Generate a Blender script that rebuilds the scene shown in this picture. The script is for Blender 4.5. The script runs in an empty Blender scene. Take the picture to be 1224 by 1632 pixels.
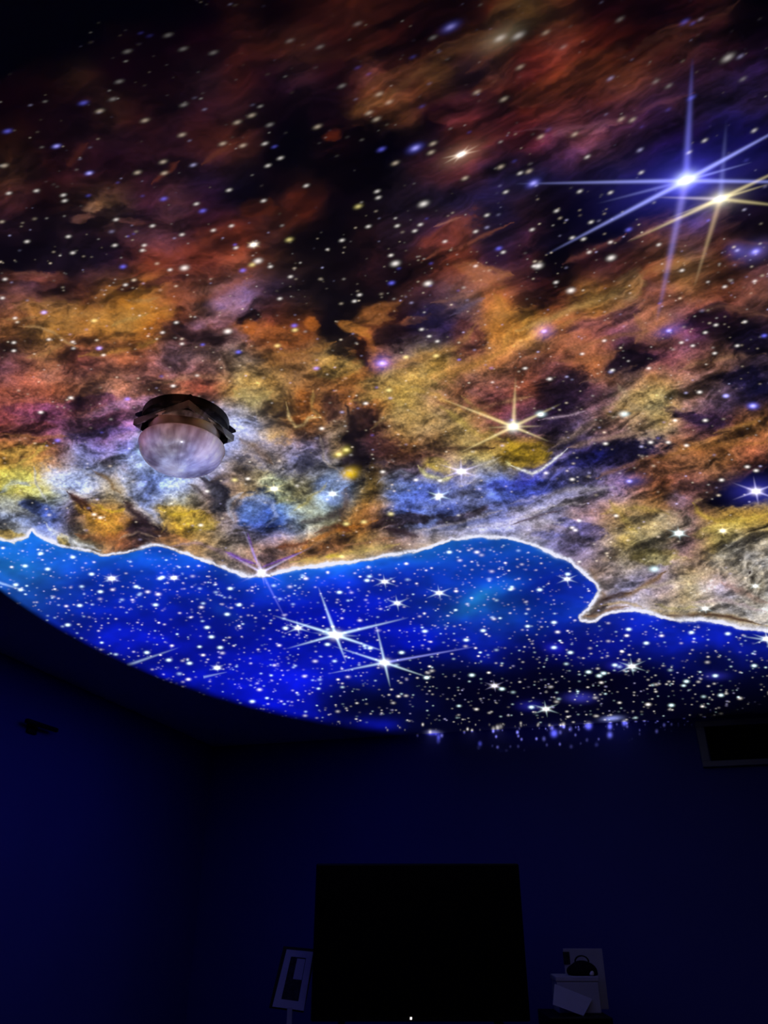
import bpy, bmesh, math, random
import numpy as np
from mathutils import Vector, Matrix

# ------------------------------------------------------------------ camera
S = bpy.context.scene
COL = S.collection
F_PX, CX, CY, PITCH = 1179.0, 612.0, 816.0, math.radians(27.0)
CAM_Z, CEIL_Z = 1.30, 2.60
cam = bpy.data.cameras.new('camera')
cam.sensor_fit = 'VERTICAL'
cam.sensor_height = 36.0
cam.lens = 36.0 * F_PX / 1632.0
cam.clip_start = 0.02
camo = bpy.data.objects.new('camera', cam)
COL.objects.link(camo)
camo.location = (0, 0, CAM_Z)
camo.rotation_euler = (math.pi / 2 + PITCH, 0, 0)
S.camera = camo

# ------------------------------------------------------------------ world, exposure
W = bpy.data.worlds.new('night')
S.world = W
W.use_nodes = True
W.node_tree.nodes['Background'].inputs[0].default_value = (0.0, 0.0, 0.0, 1)
W.node_tree.nodes['Background'].inputs[1].default_value = 0.0
S.view_settings.view_transform = 'Standard'
S.view_settings.look = 'None'
S.view_settings.exposure = 0.0
S.view_settings.gamma = 1.0
S.view_settings.use_curve_mapping = False
S.cycles.use_denoising = True
S.cycles.max_bounces = 6
S.cycles.diffuse_bounces = 4
S.cycles.sample_clamp_indirect = 1.0

# ------------------------------------------------------------------ the star projector (the room's one light)
PROJ = Vector((-0.351, 0.744, 0.439))
EL, AZ, HALF = 0.946, 0.285, 0.649           # beam elevation, azimuth, half angle
AX = Vector((math.cos(EL) * math.sin(AZ), math.cos(EL) * math.cos(AZ), math.sin(EL)))
RX = AX.cross(Vector((0, 0, 1))).normalized()
RY = RX.cross(AX).normalized()
SLIDE_T = 0.80                                # half width of the slide in tangent units
SLIDE_N = 2560
CEIL_RHO = 0.80
BEAM_W = 160.0                                # beam power scale

def ray_np(u, v):
    x = (u - CX) / F_PX
    y = -(v - CY) / F_PX
    c, s = math.cos(PITCH), math.sin(PITCH)
    return x, c - y * s, s + y * c

def on_ceiling(u, v, z=CEIL_Z):
    x, y, zz = ray_np(u, v)
    t = (z - CAM_Z) / zz
    return Vector((x * t, y * t, z))

def on_plane(u, v, p0, n):
    d = Vector(ray_np(u, v))
    o = Vector((0, 0, CAM_Z))
    return o + d * ((p0 - o).dot(n) / d.dot(n))

def at_depth(u, v, y):
    d = Vector(ray_np(u, v))
    return Vector((0, 0, CAM_Z)) + d * (y / d.y)

BD = Vector((0.94922645, -0.31459363, 0.0))   # along the back wall
LD = Vector((-0.17984716, -0.98369457, 0.0))  # along the left wall
CORNER = Vector((-1.74876035, 7.86125025, 0))
BN = Vector((BD.y, -BD.x, 0)).normalized()    # back wall normal, into the room
LN = Vector((-LD.y, LD.x, 0)).normalized()    # left wall normal, into the room
if BN.y > 0: BN = -BN
if LN.x < 0: LN = -LN

# ---- the slide: a nebula drawn once, seen from the projector
def hexrows(txt):
    rows = []
    for ln in txt.strip().splitlines():
        r = [[int(t[i:i + 2], 16) for i in (0, 2, 4)] for t in ln.split()]
        rows.append(r)
    return np.array(rows, dtype=np.float32) / 255.0

NEB = hexrows('''
000000 000000 000000 000000 000000 010000 060002 1c0906 0a0202 1a0805 240d08 260e08 260c07 140504 140605 2c1209 3a2412 3a1d10 1a0706 120404 140406 1e080a 200c0c 060204
000000 010000 020001 0a0203 080103 070103 120407 2a0f0c 2a110c 2e1510 240c0a 2a100b 260c09 160606 2e1710 3a2018 34140e 441c14 3a150c 2e0e08 240a06 361814 260e14 100612
060101 0e0402 201009 0e0406 0c0305 120508 1f0f16 280e0c 1a0910 26121a 1c090d 40201a 4a2318 4e2f1a 1e1018 381a16 361312 4e1f16 4a2014 4a2418 3a1c1c 22101e 1e1020 201330
0c0203 0e0405 140609 2a1510 1e0b0c 14080c 1e0c12 241014 10050b 10060c 10060a 3a1e12 502c1a 1c090d 40181a 2c1014 3a1410 4a1f1c 3c1a20 3a1c28 281428 241428 18102e 160f2e
1a0b05 180709 1c0b0e 1c0b11 1e0c12 200d14 301412 3a1a14 070308 060307 22090a 060205 0c0508 140a10 3c1816 341418 38131a 4a2232 502a38 2a1628 180c24 14082c 0a0626 0a062a
3a2016 260e0e 260f13 200d14 240f16 1e0f18 1e1020 10090f 0a0408 0a0506 140806 020102 0e080e 2e151c 3a1a1e 1c1228 140f20 180f24 180f26 16102a 120a30 1c1868 140c30 100a28
2e1618 160809 3a2018 523626 2e1620 3c2026 241020 140a14 1a0c0c 40180e 0c0406 0c0609 1c121e 1c1424 1a1226 161026 1c101c 0c0612 0a0614 0e0a28 100a28 2a2460 3a2c3a 120a14
140a10 0c060a 1c1018 1c0f16 3a2028 44242c 3c1a1c 5a2418 40201a 140a08 060305 1a0c0e 281824 3c1c24 5a2c26 1c1222 2a1420 0a0610 080512 0c0814 4a2820 4a3040 3a1e1c 1c1018
0e080c 120a10 140c14 2a1720 6a3020 5a2a24 6a3026 7a4030 2a1814 180e0c 0e0808 2a1216 1e0c0e 5e2a1e 5a2a20 2a1620 2a1418 0a0509 3a1c1c 4a2620 6a3c28 8a5e3a 6a3c28 4a2c30
5a3630 4a2c28 4a281c 7a4c20 8a5824 6a3a28 604038 62485e 382430 1c1212 0c0809 0e090b 241414 2a1a22 44302e 8a5030 3a1e18 4a2418 8a6030 7a5230 5e3830 7a4a30 5a3024 4a2c24
6a4428 8a6030 7a5024 8a5c28 8a5620 4a2a20 3a2424 5a3838 6a3420 5a3018 100a0c 5a3018 1c0f12 221a30 3e2836 9a6430 9a6c30 8a5430 6a3c30 5a343a 80503a 4a2838 1a0e18 1a101c
4a2c2c 6a4430 6a3830 70402c 62382c 5a4048 6a4c48 6a5648 6a4a2c 5a4028 8a6834 4a2a18 7a5c50 8a6c38 6a4a30 8a5a38 6a4030 4a2a24 7a4a30 2a1a22 3a2028 5a3838 5a3c30 2a1e24
6a3a30 784030 80503c 7a5040 7a5048 7a4a38 6a382c 9a7c4a 8a6838 8a5c34 6a4020 8a5c30 9a7c40 8a6848 6a4434 6a3c34 4a2820 140c18 3a2428 6a5040 8a6c40 6a4c3c 3a2c34 141024
5a2c30 502840 503040 543050 9a7090 909ab0 9090b0 8a8aa0 6a5440 7a4c28 6a5440 4a2820 9a7844 90744c 8a6c40 5a3430 4a3040 1c1220 5a4450 7a5848 9a8050 4a3034 2a1820 6a4024
8a6028 7a4a30 6a6a9a 7a70a8 6a78c0 8090c8 8a94c0 7a7488 8a7040 6a6488 5a4c40 2a1c1c 5a3828 6a4430 8a7444 9a8040 9a7430 4a4060 14123a 16122c 3a2830 7a4a2c 7a4a24 6a3828
8a7c30 8a8a60 8890b0 8a7c68 6a7ab8 7a8ab8 5a5060 8a7050 8a9480 706848 7088b8 6a5020 4a5888 4a58a0 7a6c58 5064c0 3a48b8 4a4ca0 6a5c80 7a5870 7a4428 5a3430 302020 0a0a24
8088a0 5c70c0 6a5050 8a5c20 6a6068 a88428 6a5434 6a6070 3050b0 8a9490 4a4430 7a4c24 5060a8 5a6cc0 6068a8 6a70b8 8a80a0 7a7088 6a5058 9a7440 8a6a3c 6a4c48 6a5020 8a6c28
9a8840 7a80b0 a09870 8a4c18 4a2820 80501c 8a6838 7a6450 7a5c58 7a4c24 7a4820 80602c 5a4030 8a7460 9a90a0 a8a0b0 6a6c98 4a4068 6a5c70 8a7848 807460 6a4c48 907c48 9a9080
a08838 8a80a0 a09888 a07848 8a5a30 90602c 8a6858 7a6468 8a6070 a08030 a88a38 a08868 9a8c80 a098a0 a8a0b0 a8a0b0 8a80a0 7a6878 6a5040 8a8098 8a7890 a08c68 9a8890 a09890
a08838 8a80a0 a09888 a07848 8a5a30 90602c 8a6858 7a6468 8a6070 a08030 a88a38 a08868 9a8c80 a098a0 a8a0b0 a8a0b0 7a6858 7a6858 7a6858 908498 8a7c68 968878 9a9088 a8a098
a08838 8a80a0 a09888 a07848 8a5a30 90602c 8a6858 7a6468 8a6070 a08030 a88a38 a08868 9a8c80 a098a0 a8a0b0 a8a0b0 5a4030 5a4030 4a3428 6a5048 9088a0 9a8c90 988880 9a8c80
''')
BLU = hexrows('''
1460c0 1050b8 0c40b0 1048b0 1050b0 1050b0 1050b0 1048a8 0c40a8 1038a0 1038a0 1038a0
1a5cb8 0a34b0 0c38b8 0828b0 1040b0 0c30b8 0c30b0 0c40b0 0828a8 1030b0 0c28a8 0c20a0
1244a0 0824a8 0820b0 0820b0 0618a8 0618a8 0a28a8 1450b0 0830a0 1230b4 0a24b0 0a20a8
0818a0 0818a0 0818b0 0818b0 0414a8 0818a8 0414a0 0820a0 040c60 061070 0a20a8 0a1ca0
0614a0 0614a0 0614a8 0616b8 0a18c0 0616a0 030838 02042a 010118 010114 020538 02052c
0614a0 0614a0 0614a0 0410b0 0614c0 02052c 03062e 010114 010112 010110 010010 000008
0614a0 0614a0 0614a0 0410b0 0614b0 060fa0 02041c 010114 010112 010110 010010 000006
''')
RIM = [(-160,850),(-40,858),(0,862),(22,865),(45,857),(50,848),(62,856),(85,866),(105,875),(140,880),(165,887),(205,882),(240,871),
       (262,873),(300,886),(330,897),(360,908),(385,918),(400,921),(425,920),(450,913),(470,910),(490,906),(560,898),(610,888),
       (660,882),(690,872),(720,862),(760,857),(790,858),(820,862),(850,870),(880,885),(905,895),(918,905),(935,920),(948,932),
       (952,942),(945,955),(935,970),(922,980),(922,988),(935,994),(950,992),(962,982),(985,976),(1010,974),(1030,978),(1055,986),
       (1080,990),(1120,990),(1150,995),(1180,1003),(1224,1008),(1400,1022)]
# soft clouds: (u, v, half width, half height, tilt degrees, colour, strength, raggedness)
BLOBS = [
 (528,781,25,22,0,'7c94d0',.85,.2),(440,728,45,32,10,'6c6ca0',.55,.5),(405,812,26,26,0,'3454b0',.7,.8),
 (570,672,20,34,5,'2a1a18',.8,.7),(562,725,22,30,0,'140e14',.85,.6),(525,650,20,22,0,'4a3028',.6,.8),(610,715,24,14,-10,'3a2020',.6,.8),
 (485,640,14,26,-5,'6a3c18',.6,.4),(472,672,8,10,0,'4a2810',.9,.1),
 (545,525,34,60,0,'0a0708',.8,.7),(530,410,55,90,8,'0a0608',.5,.8),(560,250,50,60,10,'030102',.8,.8),(470,230,60,40,-20,'040203',.6,.8),
 (435,175,60,22,-25,'080305',.5,.8),(575,430,60,40,0,'100809',.4,.9),
 (430,530,60,16,10,'8a4c20',.6,.9),(500,515,18,12,0,'90501c',.6,.9),(570,525,32,9,25,'9a6028',.75,.7),(600,500,32,16,-20,'8a5428',.6,.9),(660,508,30,8,-15,'8a5030',.6,.9),
 (605,575,20,22,0,'9a6050',.55,.7),(580,565,10,26,-15,'1c0c08',.7,.6),(620,535,28,18,0,'120a0e',.7,.8),
 (690,500,50,20,-20,'141020',.6,.9),(745,540,26,30,-20,'542c28',.6,.8),(800,510,28,40,-15,'94602c',.6,.8),
 (640,610,70,25,-10,'a08444',.5,.9),(540,590,40,14,0,'a48444',.5,.9),
 (710,375,70,20,-28,'6a3024',.6,.8),(770,440,45,20,20,'8a5434',.6,.9),(640,420,60,30,-10,'120a0e',.5,.8),
 (880,425,60,14,-25,'060308',.6,.8),(930,370,110,20,-20,'06040e',.7,.7),(840,480,40,14,-20,'1c0e0c',.7,.8),
 (1010,455,26,20,-40,'9a7850',.6,.8),(1005,500,26,14,-30,'442830',.7,.8),(960,510,55,8,-22,'4c2c30',.6,.8),
 (1130,510,40,22,-10,'140a14',.85,.8),(1200,550,30,22,0,'0c0814',.8,.8),(1000,580,48,14,-10,'100a14',.85,.8),(900,615,46,26,-20,'160e16',.7,.8),(870,680,40,12,-25,'1c1420',.8,.7),
 (1190,600,45,14,-5,'0a0818',.8,.8),(1110,665,55,12,5,'1a1020',.85,.8),(1020,640,50,22,-10,'a08c58',.5,.9),(1010,720,56,22,-10,'0c0a1c',.9,.7),(935,730,60,10,-12,'141448',.7,.7),
 (1180,790,44,20,-15,'050514',.95,.5),(1215,760,40,18,-20,'050514',.95,.5),(1130,770,30,9,-10,'2a1a20',.7,.8),(1085,800,22,14,0,'6a5068',.5,.9),
 (1150,700,70,10,-18,'94602c',.6,.9),(1060,745,60,16,-15,'84502c',.5,.9),
 (835,725,36,20,-10,'b48c24',.85,.5),(700,745,30,14,10,'b09838',.6,.8),
 (715,795,95,20,-8,'4858b0',.6,.8),(640,790,26,12,0,'4456a0',.6,.9),(740,770,30,10,-10,'5a68c8',.5,.9),(640,830,55,9,-8,'2c1c20',.7,.8),(740,820,50,6,-18,'302024',.6,.8),
 (820,770,50,10,-14,'2c38a8',.7,.8),(850,750,40,10,-25,'2a2c98',.6,.8),(880,800,70,16,-18,'a49cb0',.55,.8),
 (940,850,28,14,20,'3a3468',.6,.9),(870,852,26,6,10,'505098',.6,.8),(910,838,20,8,0,'5858a0',.5,.8),
 (1050,840,60,26,-10,'a09070',.4,.9),(1190,885,60,22,-14,'b0a8a0',.6,.6),(1080,882,26,8,0,'6c5050',.6,.8),(1165,835,60,10,-16,'a88c38',.6,.8),(1050,890,40,12,0,'a09038',.5,.9),
 (60,810,30,9,20,'3048b0',.75,.7),(100,765,45,24,25,'7c8cc8',.6,.7),(215,790,50,14,50,'8090c8',.5,.8),(230,740,45,20,20,'8494cc',.6,.8),(260,700,50,40,0,'8c98c8',.5,.8),
 (345,790,32,18,50,'24242e',.85,.7),(225,845,36,12,5,'2c1a20',.85,.7),(130,800,34,8,45,'3c2420',.7,.7),(155,825,40,12,35,'a87820',.75,.8),(175,840,28,16,0,'ac741c',.6,.9),
 (300,822,62,14,15,'b08820',.7,.9),(280,860,40,8,15,'8a5028',.6,.8),(30,765,50,22,10,'a8a040',.65,.7),(45,720,50,8,-5,'a07c30',.6,.8),(20,853,36,7,5,'b08820',.85,.5),(98,858,12,9,20,'b48c10',.8,.6),
 (395,820,16,18,0,'3858a8',.5,.5),(60,650,70,12,0,'54283c',.6,.8),(140,640,60,8,-5,'4c2840',.6,.8),(170,690,70,8,-5,'4c3c70',.6,.8),
 (210,645,60,10,-10,'8c6488',.5,.9),(30,680,60,9,0,'5c2c28',.6,.8),
 (90,495,70,16,5,'90642c',.5,.9),(215,510,60,18,-15,'94642c',.6,.9),(60,440,60,12,5,'5c3024',.6,.8),(120,350,110,22,-5,'0c070c',.6,.8),(120,405,80,22,-8,'120b14',.6,.8),
 (150,328,26,10,-20,'7c5840',.7,.8),(130,350,20,8,-10,'704638',.6,.8),(210,352,28,6,5,'6a3c34',.6,.8),(370,470,40,14,-25,'745478',.6,.9),(330,510,40,12,-25,'6a4a5c',.5,.9),
 (395,510,18,8,-20,'160c10',.8,.7),(310,535,60,9,15,'2c1a1c',.7,.8),(400,522,12,14,-20,'a05420',.6,.6),(350,385,60,26,-25,'6a2e20',.5,.9),(410,330,30,16,-10,'50200f',.5,.9),
 (205,460,20,7,-10,'3c1c18',.7,.8),(255,455,30,7,-10,'3c1c1c',.6,.8),
 (640,90,60,22,-30,'0a0304',.6,.8),(615,130,60,14,-28,'56301c',.6,.8),(590,165,46,12,-20,'5e3a20',.7,.8),(730,70,60,7,-25,'50301c',.6,.8),(750,110,40,9,-28,'2a161c',.5,.8),(770,130,30,9,-30,'50281c',.6,.8),
 (525,215,18,9,-30,'58200f',.7,.7),(715,195,30,12,20,'4a1e1c',.6,.8),(770,215,30,22,-20,'401a18',.5,.9),(660,40,40,30,0,'100405',.4,.9),
 (910,120,80,22,-25,'5c2a18',.6,.8),(960,65,60,12,-25,'2a0c08',.6,.8),(1060,60,70,8,-27,'44241c',.7,.8),(940,205,60,9,-12,'70404c',.7,.7),(850,155,40,10,-5,'5a2820',.5,.9),
 (1190,30,30,30,-40,'040102',.6,.8),(1170,100,40,8,-28,'180812',.6,.8),(820,20,50,26,0,'44301a',.5,.9),
 (1190,340,36,22,0,'100812',.8,.8),
]
STROKES = [
 ([(455,640),(460,665),(470,680),(483,676),(492,665),(510,664)],3.2,'d0b47c',.85,.15),
 ([(510,664),(495,650),(500,620)],3,'b09050',.6,.3),
 ([(505,690),(515,735),(540,752)],2.5,'b0a090',.5,.4),
 ([(665,742),(680,758),(705,765),(722,760)],4,'e0d890',.8,.2),([(722,760),(760,745),(800,728)],3,'c0b8b0',.6,.3),
 ([(815,742),(830,748),(848,754),(862,748),(880,735),(905,715)],2.6,'f0f0ee',.9,.15),([(805,735),(815,742)],3,'f0e8a0',.8,.1),
 ([(905,715),(950,700),(1040,690)],5,'b08c74',.6,.5),([(880,712),(920,690),(960,670),(1000,655)],6,'b09478',.55,.6),
 ([(860,670),(900,662),(935,655)],2.2,'b098a8',.7,.4),([(735,630),(760,655),(790,668),(812,680)],4,'c0a450',.5,.4),
 ([(700,650),(750,685),(800,700)],6,'b8a048',.5,.6),([(745,660),(800,640),(850,632)],3,'b08c5c',.5,.4),
 ([(820,530),(880,510),(920,492),(965,472),(1000,455)],7,'b48c50',.7,.5),([(830,560),(880,530),(930,505)],4,'9c6c38',.5,.5),
 ([(1000,385),(1050,360),(1085,345)],2.2,'b08878',.7,.2),([(900,420),(950,398),(1000,372)],5,'7a4238',.6,.5),([(990,455),(1050,430),(1100,418)],7,'8a6038',.5,.6),
 ([(1015,500),(1025,530),(1010,550)],6,'9a6840',.5,.5),([(900,560),(960,545),(1030,530)],5,'8a5c38',.5,.6),([(880,575),(950,570),(990,565)],4,'8a5838',.5,.6),
 ([(1080,590),(1140,572),(1220,565)],5,'9a7050',.55,.5),([(1110,500),(1150,490),(1224,500)],7,'7a5040',.5,.6),
 ([(1130,690),(1170,680),(1224,665)],5,'a87838',.6,.6),([(1040,740),(1090,720),(1140,712),(1224,700)],5,'9a6430',.5,.6),([(950,760),(1010,740),(1050,730)],4,'8a5c3c',.5,.6),
 ([(1105,800),(1115,815),(1140,830),(1180,830),(1224,815)],4,'c0a040',.7,.4),([(1120,795),(1105,800)],3,'b09060',.6,.3),
 ([(970,800),(990,830),(1010,850)],6,'b09840',.4,.7),([(960,820),(1000,810),(1060,820)],5,'a08840',.5,.8),
 ([(816,800),(900,780),(980,775)],4,'b4a8b4',.5,.6),([(816,830),(880,810),(940,800)],3,'b0a4a8',.6,.6),([(700,850),(760,838),(830,832),(900,836)],4,'b8b0c0',.6,.6),([(640,855),(720,835),(800,812)],3,'a89ca0',.6,.5),
 ([(816,835),(860,822),(900,815)],1.6,'403038',.7,.4),([(612,845),(640,850),(665,858)],5,'2a1c20',.8,.4),
 ([(470,880),(500,858),(540,842),(570,838),(600,830)],4,'b46c28',.75,.5),([(440,875),(470,868),(490,860)],4,'5c2c14',.7,.5),([(500,848),(540,835),(560,845)],5,'4a2010',.6,.6),
 ([(460,895),(520,888),(580,878),(640,872)],5,'b89c40',.6,.6),([(520,888),(545,886)],4,'d8b410',.8,.5),([(480,885),(560,868),(640,860)],2,'8a5c3c',.6,.5),
 ([(575,800),(590,830),(570,850)],7,'8a5c30',.5,.8),([(548,775),(553,800),(545,830)],6,'4a3020',.6,.7),
 ([(430,800),(450,790),(470,795)],5,'a8a060',.5,.8),([(470,810),(500,790),(520,770)],3,'a89440',.5,.7),([(408,770),(440,785),(460,800)],6,'a0a888',.5,.8),
 ([(30,520),(60,521),(85,530),(105,545),(125,555)],2.6,'b08858',.75,.15),([(0,508),(30,510),(60,505)],2.4,'a07848',.6,.3),([(40,570),(75,562),(100,545)],3,'a07444',.5,.4),
 ([(180,520),(200,510),(240,500)],4,'a08048',.6,.6),([(200,480),(230,482),(255,478)],3,'9c7c50',.5,.5),([(20,435),(50,432),(90,440)],3,'74483c',.5,.5),
 ([(0,745),(30,738),(55,728),(75,705)],3,'c8a850',.7,.4),([(55,745),(60,770),(75,800)],2.5,'b8b8c0',.7,.4),([(20,770),(60,765),(110,780),(150,800)],3,'c0b8b0',.5,.6),
 ([(110,740),(150,760),(185,790),(200,810)],4,'b0a8a0',.5,.7),([(180,750),(200,790),(230,820),(250,840)],4,'c0b0a0',.55,.6),([(115,790),(140,805),(150,820)],3.5,'3a2014',.8,.5),
 ([(150,805),(180,820),(200,815)],3,'dcb430',.7,.7),([(70,830),(90,850),(130,868),(160,875)],4,'e0e4f0',.7,.5),([(120,850),(160,860),(200,868)],5,'8a5028',.6,.7),
 ([(250,810),(270,820),(320,812)],3,'dcb830',.6,.7),([(255,850),(262,830),(252,815)],2.6,'d0a850',.7,.4),([(190,862),(220,850),(250,858)],2,'c0a080',.6,.5),
 ([(270,872),(310,868),(350,880),(395,900)],4,'8c7080',.6,.6),([(360,880),(385,892),(408,898)],3,'6a3cb0',.8,.2),([(395,850),(402,875),(410,897)],2,'7a4cc0',.7,.1),
 ([(415,905),(450,892),(480,880)],2,'6a3cb0',.8,.1),([(330,700),(365,720),(400,700),(405,660)],10,'9098c8',.4,.7),([(375,625),(400,640),(430,625)],8,'b0a060',.5,.8),
 ([(380,700),(410,720),(430,740)],6,'6a5038',.5,.8),([(330,770),(355,760),(380,770)],4,'5a4838',.6,.8),
 ([(940,905),(950,930),(962,950),(955,965)],3,'6a4c34',.7,.4),([(942,968),(955,960),(975,952),(1005,945)],5,'201008',1,.2),([(955,968),(990,962),(1020,966)],3,'a88850',.7,.4),([(930,984),(950,982),(975,972),(1000,968)],3,'7a5434',.8,.4),([(936,982),(950,974),(968,966)],3,'20120e',1,.2),
 ([(985,955),(1010,944),(1040,925),(1060,912)],5,'6a4c2c',.8,.4),([(1020,968),(1060,975),(1110,980),(1160,985),(1224,995)],4,'a08040',.6,.5),([(1050,978),(1080,982),(1120,980),(1160,984),(1215,994)],2.6,'3c2414',.9,.3),([(1040,960),(1080,970),(1110,968)],3,'b0a050',.5,.5),
 ([(1150,925),(1180,935),(1224,960)],7,'8c6050',.5,.7),([(1010,940),(1060,930),(1110,915),(1180,890)],4,'b8a88c',.5,.6),([(1100,960),(1160,955),(1224,975)],3,'a89098',.5,.6),
 ([(1194,915),(1196,910)],1.8,'201814',.9,0),
 ([(730,240),(780,225),(816,212)],3,'5c2c24',.5,.4),([(620,155),(660,120),(720,85),(780,62)],6,'5e3c22',.5,.5),([(740,115),(775,90),(816,75)],5,'4e281a',.5,.5),
 ([(480,95),(540,85),(600,100)],9,'3a1c12',.4,.8),([(1000,110),(1060,75),(1130,35),(1180,0)],7,'4a281e',.5,.5),([(820,210),(900,205),(990,190),(1070,160),(1110,150)],4,'5e3440',.5,.5),
 ([(320,260),(350,240),(378,225)],5,'603020',.6,.4),([(240,295),(262,275),(285,255)],4,'6a3020',.6,.5),([(105,270),(125,245),(140,230)],6,'4a2018',.6,.5),
 ([(688,362),(710,355),(735,348)],2.4,'a06858',.7,.3),([(670,415),(700,400),(740,395),(770,380),(816,355)],3.5,'8a4c34',.6,.5),([(690,480),(720,475),(745,470)],3.5,'84584c',.6,.6),
 ([(720,500),(750,485),(775,478)],5,'645878',.5,.6),
 ([(105,780),(125,800),(140,815)],3.5,'2c1a18',.8,.6),([(195,800),(220,830),(245,840)],6,'201418',.8,.7),([(215,848),(235,850),(252,856)],3,'241820',.8,.5),
 ([(140,745),(170,765),(190,785)],3,'6a5030',.7,.6),([(315,765),(345,775),(372,812)],8,'1e1c24',.8,.7),([(300,775),(320,790),(345,800)],3,'3a3030',.6,.7),
 ([(550,645),(560,680),(568,720),(572,742)],11,'140e10',.75,.8),([(515,628),(524,650),(520,670)],8,'3a2220',.6,.8),([(600,712),(640,722),(655,735)],7,'2a1814',.6,.8),([(590,740),(620,735)],6,'2c2430',.6,.8),
 ([(480,832),(530,818),(550,808)],6,'2c2020',.7,.7),([(700,716),(750,714),(790,712)],4,'2a1a14',.7,.5),([(700,640),(760,650),(800,655)],6,'6a3c2c',.6,.7),
 ([(600,770),(640,752),(700,772)],3,'a8acc8',.5,.7),([(670,810),(720,800),(780,788)],3,'8c98d8',.5,.7),([(380,800),(400,795),(430,800),(440,820),(425,838)],4,'a8b0d0',.6,.5),([(375,830),(365,800),(385,785)],4,'b0b4cc',.6,.5),
 ([(0,690),(60,700),(110,695)],3,'8c5c30',.5,.5),([(0,785),(20,765),(50,770)],5,'98a8cc',.5,.6),([(100,760),(150,745),(210,760)],5,'98a4d0',.5,.7),([(210,720),(260,735),(330,765)],6,'9cb0dc',.5,.7),([(230,690),(222,720),(260,750)],5,'a8c8e0',.5,.4),
 ([(560,640),(600,635),(650,650)],6,'b89850',.5,.8),([(590,680),(640,660),(700,665)],5,'a88c58',.5,.8),([(650,620),(700,630),(740,660)],5,'b89040',.5,.7),
 ([(560,520),(590,535),(600,560),(585,590)],5,'a06028',.6,.5),([(420,570),(480,560),(540,545)],5,'a06c34',.6,.7),([(610,590),(680,565),(730,550),(760,520)],6,'a8783c',.6,.7),([(700,600),(760,580),(800,560),(816,520)],7,'a87838',.55,.7),
 ([(790,470),(800,500),(780,540)],6,'a06830',.6,.6),([(740,420),(790,430),(816,440)],5,'a0643c',.6,.5),([(600,490),(640,480)],5,'84502c',.6,.6),
 ([(0,470),(60,478),(130,470)],5,'7c4a34',.4,.7),([(130,570),(200,560),(260,540)],5,'a07830',.5,.7),([(40,600),(130,605),(220,595)],4,'9c6450',.4,.7),([(240,610),(310,600),(380,605)],5,'a47c58',.45,.7),
 ([(300,480),(350,470),(400,440)],6,'7a3c28',.5,.6),([(210,440),(300,400),(360,370)],6,'7a3420',.5,.7),
 ([(1030,400),(1100,380),(1224,385)],8,'6a4038',.45,.7),([(920,610),(960,600),(1010,585)],4,'7a5848',.5,.6),([(980,610),(1000,640),(1020,655)],5,'b8a080',.5,.4),
 ([(808,700),(822,722),(845,732),(880,722)],11,'b89424',.75,.4),([(816,738),(850,742),(878,730)],4,'dcb040',.6,.3),([(680,742),(700,752),(722,748)],6,'b49838',.6,.5),
]
U0, V0, SC = -120, -120, 1.25
CW, CH = int(1464 * SC), int(1380 * SC)
rng = np.random.default_rng(11)

def bicubic(g, x, y):
    """Catmull-Rom sample of grid g (h, w[, c]) at float x, y, clamped at the edges."""
    h, w = g.shape[:2]
    x0 = np.floor(x).astype(np.int32); y0 = np.floor(y).astype(np.int32)
    fx = (x - x0).astype(np.float32); fy = (y - y0).astype(np.float32)
    def wts(t):
        return (-.5 * t + t * t - .5 * t ** 3, 1 - 2.5 * t * t + 1.5 * t ** 3, .5 * t + 2 * t * t - 1.5 * t ** 3, -.5 * t * t + .5 * t ** 3)
    wx, wy = wts(fx), wts(fy)
    out = 0
    for j in range(4):
        yy = np.clip(y0 + j - 1, 0, h - 1)
        row = 0
        for i in range(4):
            xx = np.clip(x0 + i - 1, 0, w - 1)
            s = g[yy, xx]
            row = row + s * (wx[i][..., None] if g.ndim == 3 else wx[i])
        out = out + row * (wy[j][..., None] if g.ndim == 3 else wy[j])
    return out

def bilinear(g, x, y):
    h, w = g.shape[:2]
    x = np.clip(x, 0, w - 1.001); y = np.clip(y, 0, h - 1.001)
    x0 = x.astype(np.int32); y0 = y.astype(np.int32)
    fx = (x - x0).astype(np.float32); fy = (y - y0).astype(np.float32)
    if g.ndim == 3: fx = fx[..., None]; fy = fy[..., None]
    a = g[y0, x0]; b = g[y0, x0 + 1]; c = g[y0 + 1, x0]; d = g[y0 + 1, x0 + 1]
    return (a * (1 - fx) + b * fx) * (1 - fy) + (c * (1 - fx) + d * fx) * fy

def lattice(x, y, seed):
    """smooth periodic value noise, -1..1"""
    r = np.random.default_rng(seed)
    g = r.uniform(-1, 1, (256, 256)).astype(np.float32)
    x0 = np.floor(x).astype(np.int32); y0 = np.floor(y).astype(np.int32)
    fx = (x - x0).astype(np.float32); fy = (y - y0).astype(np.float32)
    fx = fx * fx * (3 - 2 * fx); fy = fy * fy * (3 - 2 * fy)
    x1 = (x0 + 1) & 255; y1 = (y0 + 1) & 255; x0 &= 255; y0 &= 255
    return (g[y0, x0] * (1 - fx) + g[y0, x1] * fx) * (1 - fy) + (g[y1, x0] * (1 - fx) + g[y1, x1] * fx) * fy

def fbm(x, y, seed, octs=5, gain=.55, ridge=False):
    a, s, t = 1.0, 0, 0
    for o in range(octs):
        n = lattice(x * 2 ** o + 17.3 * o, y * 2 ** o + 9.1 * o, seed + o)
        if ridge: n = 1 - 2.2 * np.abs(n)
        s = s + a * n; t += a; a *= gain
    return s / t

uu, vv = np.meshgrid(np.arange(CW, dtype=np.float32) / SC + U0, np.arange(CH, dtype=np.float32) / SC + V0)
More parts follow.
